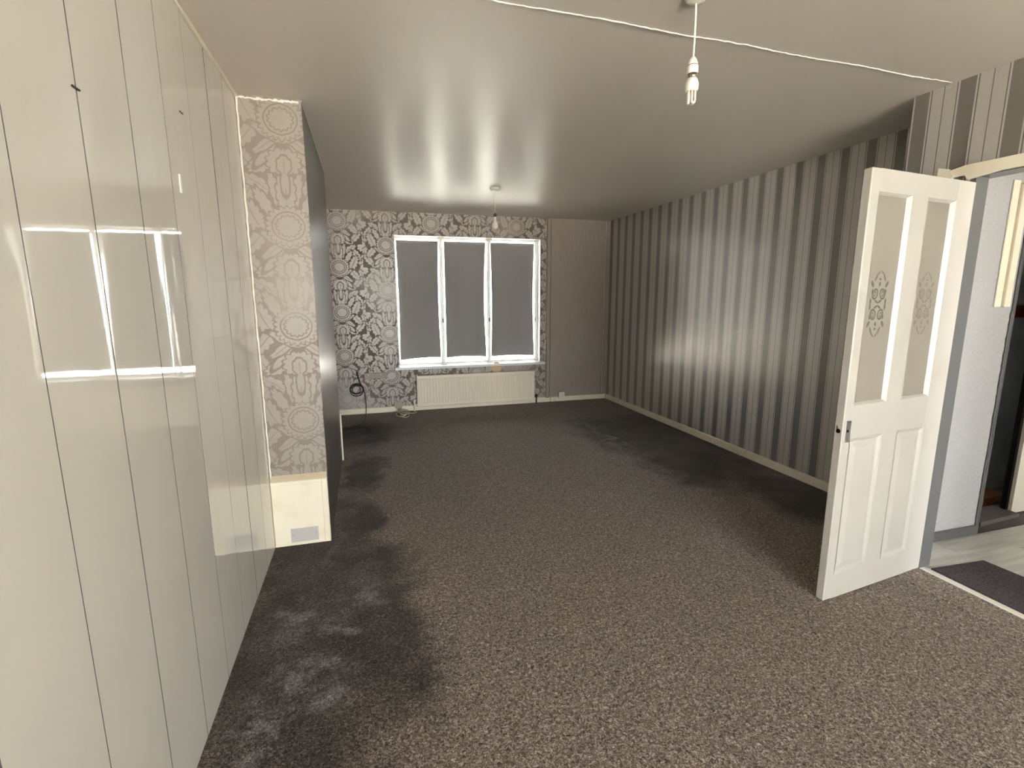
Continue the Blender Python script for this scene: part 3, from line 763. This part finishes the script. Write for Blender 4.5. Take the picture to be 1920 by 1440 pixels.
# torn bits by the skirting
pc = MB(); pc.prism([(.352+.05*math.cos(a)*(1+.3*math.sin(4*a)), YF-.0175, .075+.05*math.sin(a)*(1+.2*math.cos(3*a))) for a in [2*math.pi*k/18 for k in range(18)]], (0, .012, 0))
tag(pc.build('loose_paper_scrap', Mat('grey_paper_scrap', srgb(170, 160, 148), .7).m, None, (.352, YF-.01, .03)), 'torn scrap of grey paper stuck over the skirting above the cream cord', 'paper scrap')

# black cable: tail out of the wall, coil, drop to carpet
def spline(P, n=14):
    P = [Vector(p) for p in P]; out = []
    for i in range(len(P)-1):
        p0 = P[max(i-1, 0)]; p1 = P[i]; p2 = P[i+1]; p3 = P[min(i+2, len(P)-1)]
        for k in range(n):
            t = k/n; out.append(.5*((2*p1)+(-p0+p2)*t+(2*p0-5*p1+4*p2-p3)*t*t+(-p0+3*p1-3*p2+p3)*t**3))
    out.append(P[-1]); return out
cb = thing('hanging_cable', (-.13, YF-.03, .30), 'coiled black cable hanging on the far wall and trailing onto the carpet', 'cable')
b = MB(); b.tube(spline([(-.148, YF-.012, .535), (-.140, YF-.020, .49), (-.118, YF-.030, .42), (-.100, YF-.032, .365)]), [.010]*10+[.0085]*20+[.006]*13, 8); b.build('cable_end', M_BLACK, cb)
cc = Vector((-.158, YF-.032, .318)); pts = []
for k in range(120):
    a = 2*math.pi*k/120*4.2 + 1.0; rr = .066 + .010*math.sin(a*.37+k*.05)
    pts.append((cc.x + rr*1.05*math.cos(a) + .010*math.sin(k*.06), cc.y + .010*math.sin(k*.11), cc.z + rr*.92*math.sin(a) + .012*math.sin(k*.045)))
b = MB(); b.tube(pts, .0048, 7); b.build('coil', M_BLACK, cb)
b = MB(); b.tube(spline([(-.100, YF-.034, .365), (-.075, YF-.036, .33), (-.064, YF-.036, .25), (-.056, YF-.037, .16), (-.055, YF-.044, .09), (-.06, YF-.10, .03), (-.075, 6.08, .006), (-.11, 5.83, .005), (-.20, 5.72, .005), (-.34, 5.70, .005), (-.46, 5.69, .005)]), .0042, 7); b.build('lead', M_BLACK, cb)
fc = thing('floor_cable', (-.15, 5.55, 0), 'black cable with a moulded plug lying on the carpet beside the dark wall end', 'cable')
b = MB(); b.tube(spline([(-.47, 5.56, .006), (-.33, 5.575, .006), (-.20, 5.61, .006), (-.085, 5.66, .006), (-.045, 5.60, .007), (-.022, 5.54, .010)]), .0062, 8); b.build('lead', M_BLACK, fc)
b = MB(); b.box(-.017, .017, -.026, .026, 0, .026, .006, 2); b.xf(Matrix.Translation((-.008, 5.50, .001)) @ Matrix.Rotation(R(18), 4, 'Z')); b.build('plug', M_BLACK, fc)
# cream cord heap
pts = []
rnd = random.Random(4)
for k in range(110):
    a = k*.26; rr = .052 + .022*math.sin(k*.21)
    pts.append((.385 + .95*rr*math.cos(a) + .02*math.sin(k*.13), 6.14 + 2.6*rr*math.sin(a) + .03*math.sin(k*.09), .006 + .022*(.5+.5*math.sin(k*.17)) + k*.00025))
pts += [tuple(p) for p in spline([pts[-1], (.47, 6.17, .02), (.52, 6.20, .012), (.56, 6.26, .008)], 8)][1:]
tag(MB().tube(pts, .0048, 7).build('cord_heap', M_CORD, None, (.385, 6.16, 0)), 'small heap of cream cord on the carpet below the far skirting', 'cord')

# near pendant with stick-type energy saving lamp
px, py = 1.149, 1.66
pn = thing('pendant_light', (px, py, H), 'white pendant lampholder with three tube energy saving lamp on the near ceiling', 'lamp')
b = MB(); b.lathe([(.0, H-.020), (.012, H-.020), (.028, H-.017), (.037, H-.009), (.040, H-.001), (0, H-.001)], px-.006, py-.008, 28); b.build('ceiling_rose', M_BULBWHITE, pn)
b = MB(); b.tube(spline([(px-.002, py-.002, H-.018), (px+.001, py, H-.07), (px+.001, py, H-.12), (px, py, 2.272)], 8), .0034, 8); b.build('flex', M_BULBWHITE, pn)
b = MB(); b.lathe([(0, 2.277), (.006, 2.276), (.0125, 2.268), (.0165, 2.256), (.018, 2.248), (.0192, 2.247), (.0196, 2.222), (.0175, 2.2215), (.0165, 2.2225), (0, 2.2225)], px, py, 28); hd = b.build('lampholder', M_BULBWHITE, pn)
b = MB(); b.lathe([(.0186, 2.2490), (.0193, 2.2485), (.0193, 2.2470), (.0186, 2.2465)], px, py, 28); b.build('shade_ring', M_NAIL, hd)
lm = b = MB(); b.lathe([(0, 2.224), (.0135, 2.224), (.0135, 2.206), (0, 2.206)], px, py, 24); b.build('bayonet_cap', M_CHROME, pn)
b = MB(); b.lathe([(0, 2.2075), (.0150, 2.2075), (.0185, 2.203), (.0225, 2.192), (.0235, 2.184), (.0225, 2.172), (.0205, 2.166), (0, 2.166)], px, py, 26); b.build('ballast_body', M_BULBWHITE, pn)
for k in range(3):
    a = R(38 + 120*k); c = Vector((px + .0105*math.cos(a), py + .0105*math.sin(a), 0)); tdir = Vector((-math.sin(a), math.cos(a), 0))*.0068
    top = 2.168; bot = 2.126
    P = [c - tdir + Vector((0, 0, top)), c - tdir + Vector((0, 0, bot+.006)), c - tdir*.7 + Vector((0, 0, bot+.001)), c + Vector((0, 0, bot-.001)), c + tdir*.7 + Vector((0, 0, bot+.001)), c + tdir + Vector((0, 0, bot+.006)), c + tdir + Vector((0, 0, top))]
    b = MB(); b.tube(P, .0046, 10); b.build('lamp_tube', M_GLASSBULB, pn)
# far pendant with bare bulb
qx, qy = 1.227, 4.78
pf = thing('pendant_light', (qx, qy, H), 'bare pearl light bulb hanging from a small ceiling rose before the window', 'lamp')
b = MB(); b.lathe([(0, H-.030), (.020, H-.030), (.042, H-.024), (.046, H-.014), (.048, H-.001), (0, H-.001)], qx, qy, 28); b.build('ceiling_rose', M_BULBWHITE, pf)
b = MB(); b.tube([(qx, qy, H-.028), (qx+.001, qy, H-.13), (qx, qy, 2.225)], .0028, 8); b.build('flex', M_BULBWHITE, pf)
b = MB(); b.lathe([(0, 2.232), (.007, 2.231), (.014, 2.222), (.0165, 2.212), (.0165, 2.198), (0, 2.198)], qx, qy, 24); b.build('lampholder', M_NAIL, pf)['label'] = 'dark lampholder'
b = MB(); b.lathe([(.0125, 2.199), (.0135, 2.185), (.015, 2.165), (.020, 2.148), (.027, 2.134), (.0300, 2.119), (.0285, 2.103), (.022, 2.091), (.012, 2.084), (0, 2.0825)], qx, qy, 28); b.build('bulb', M_GLASSBULB, pf)
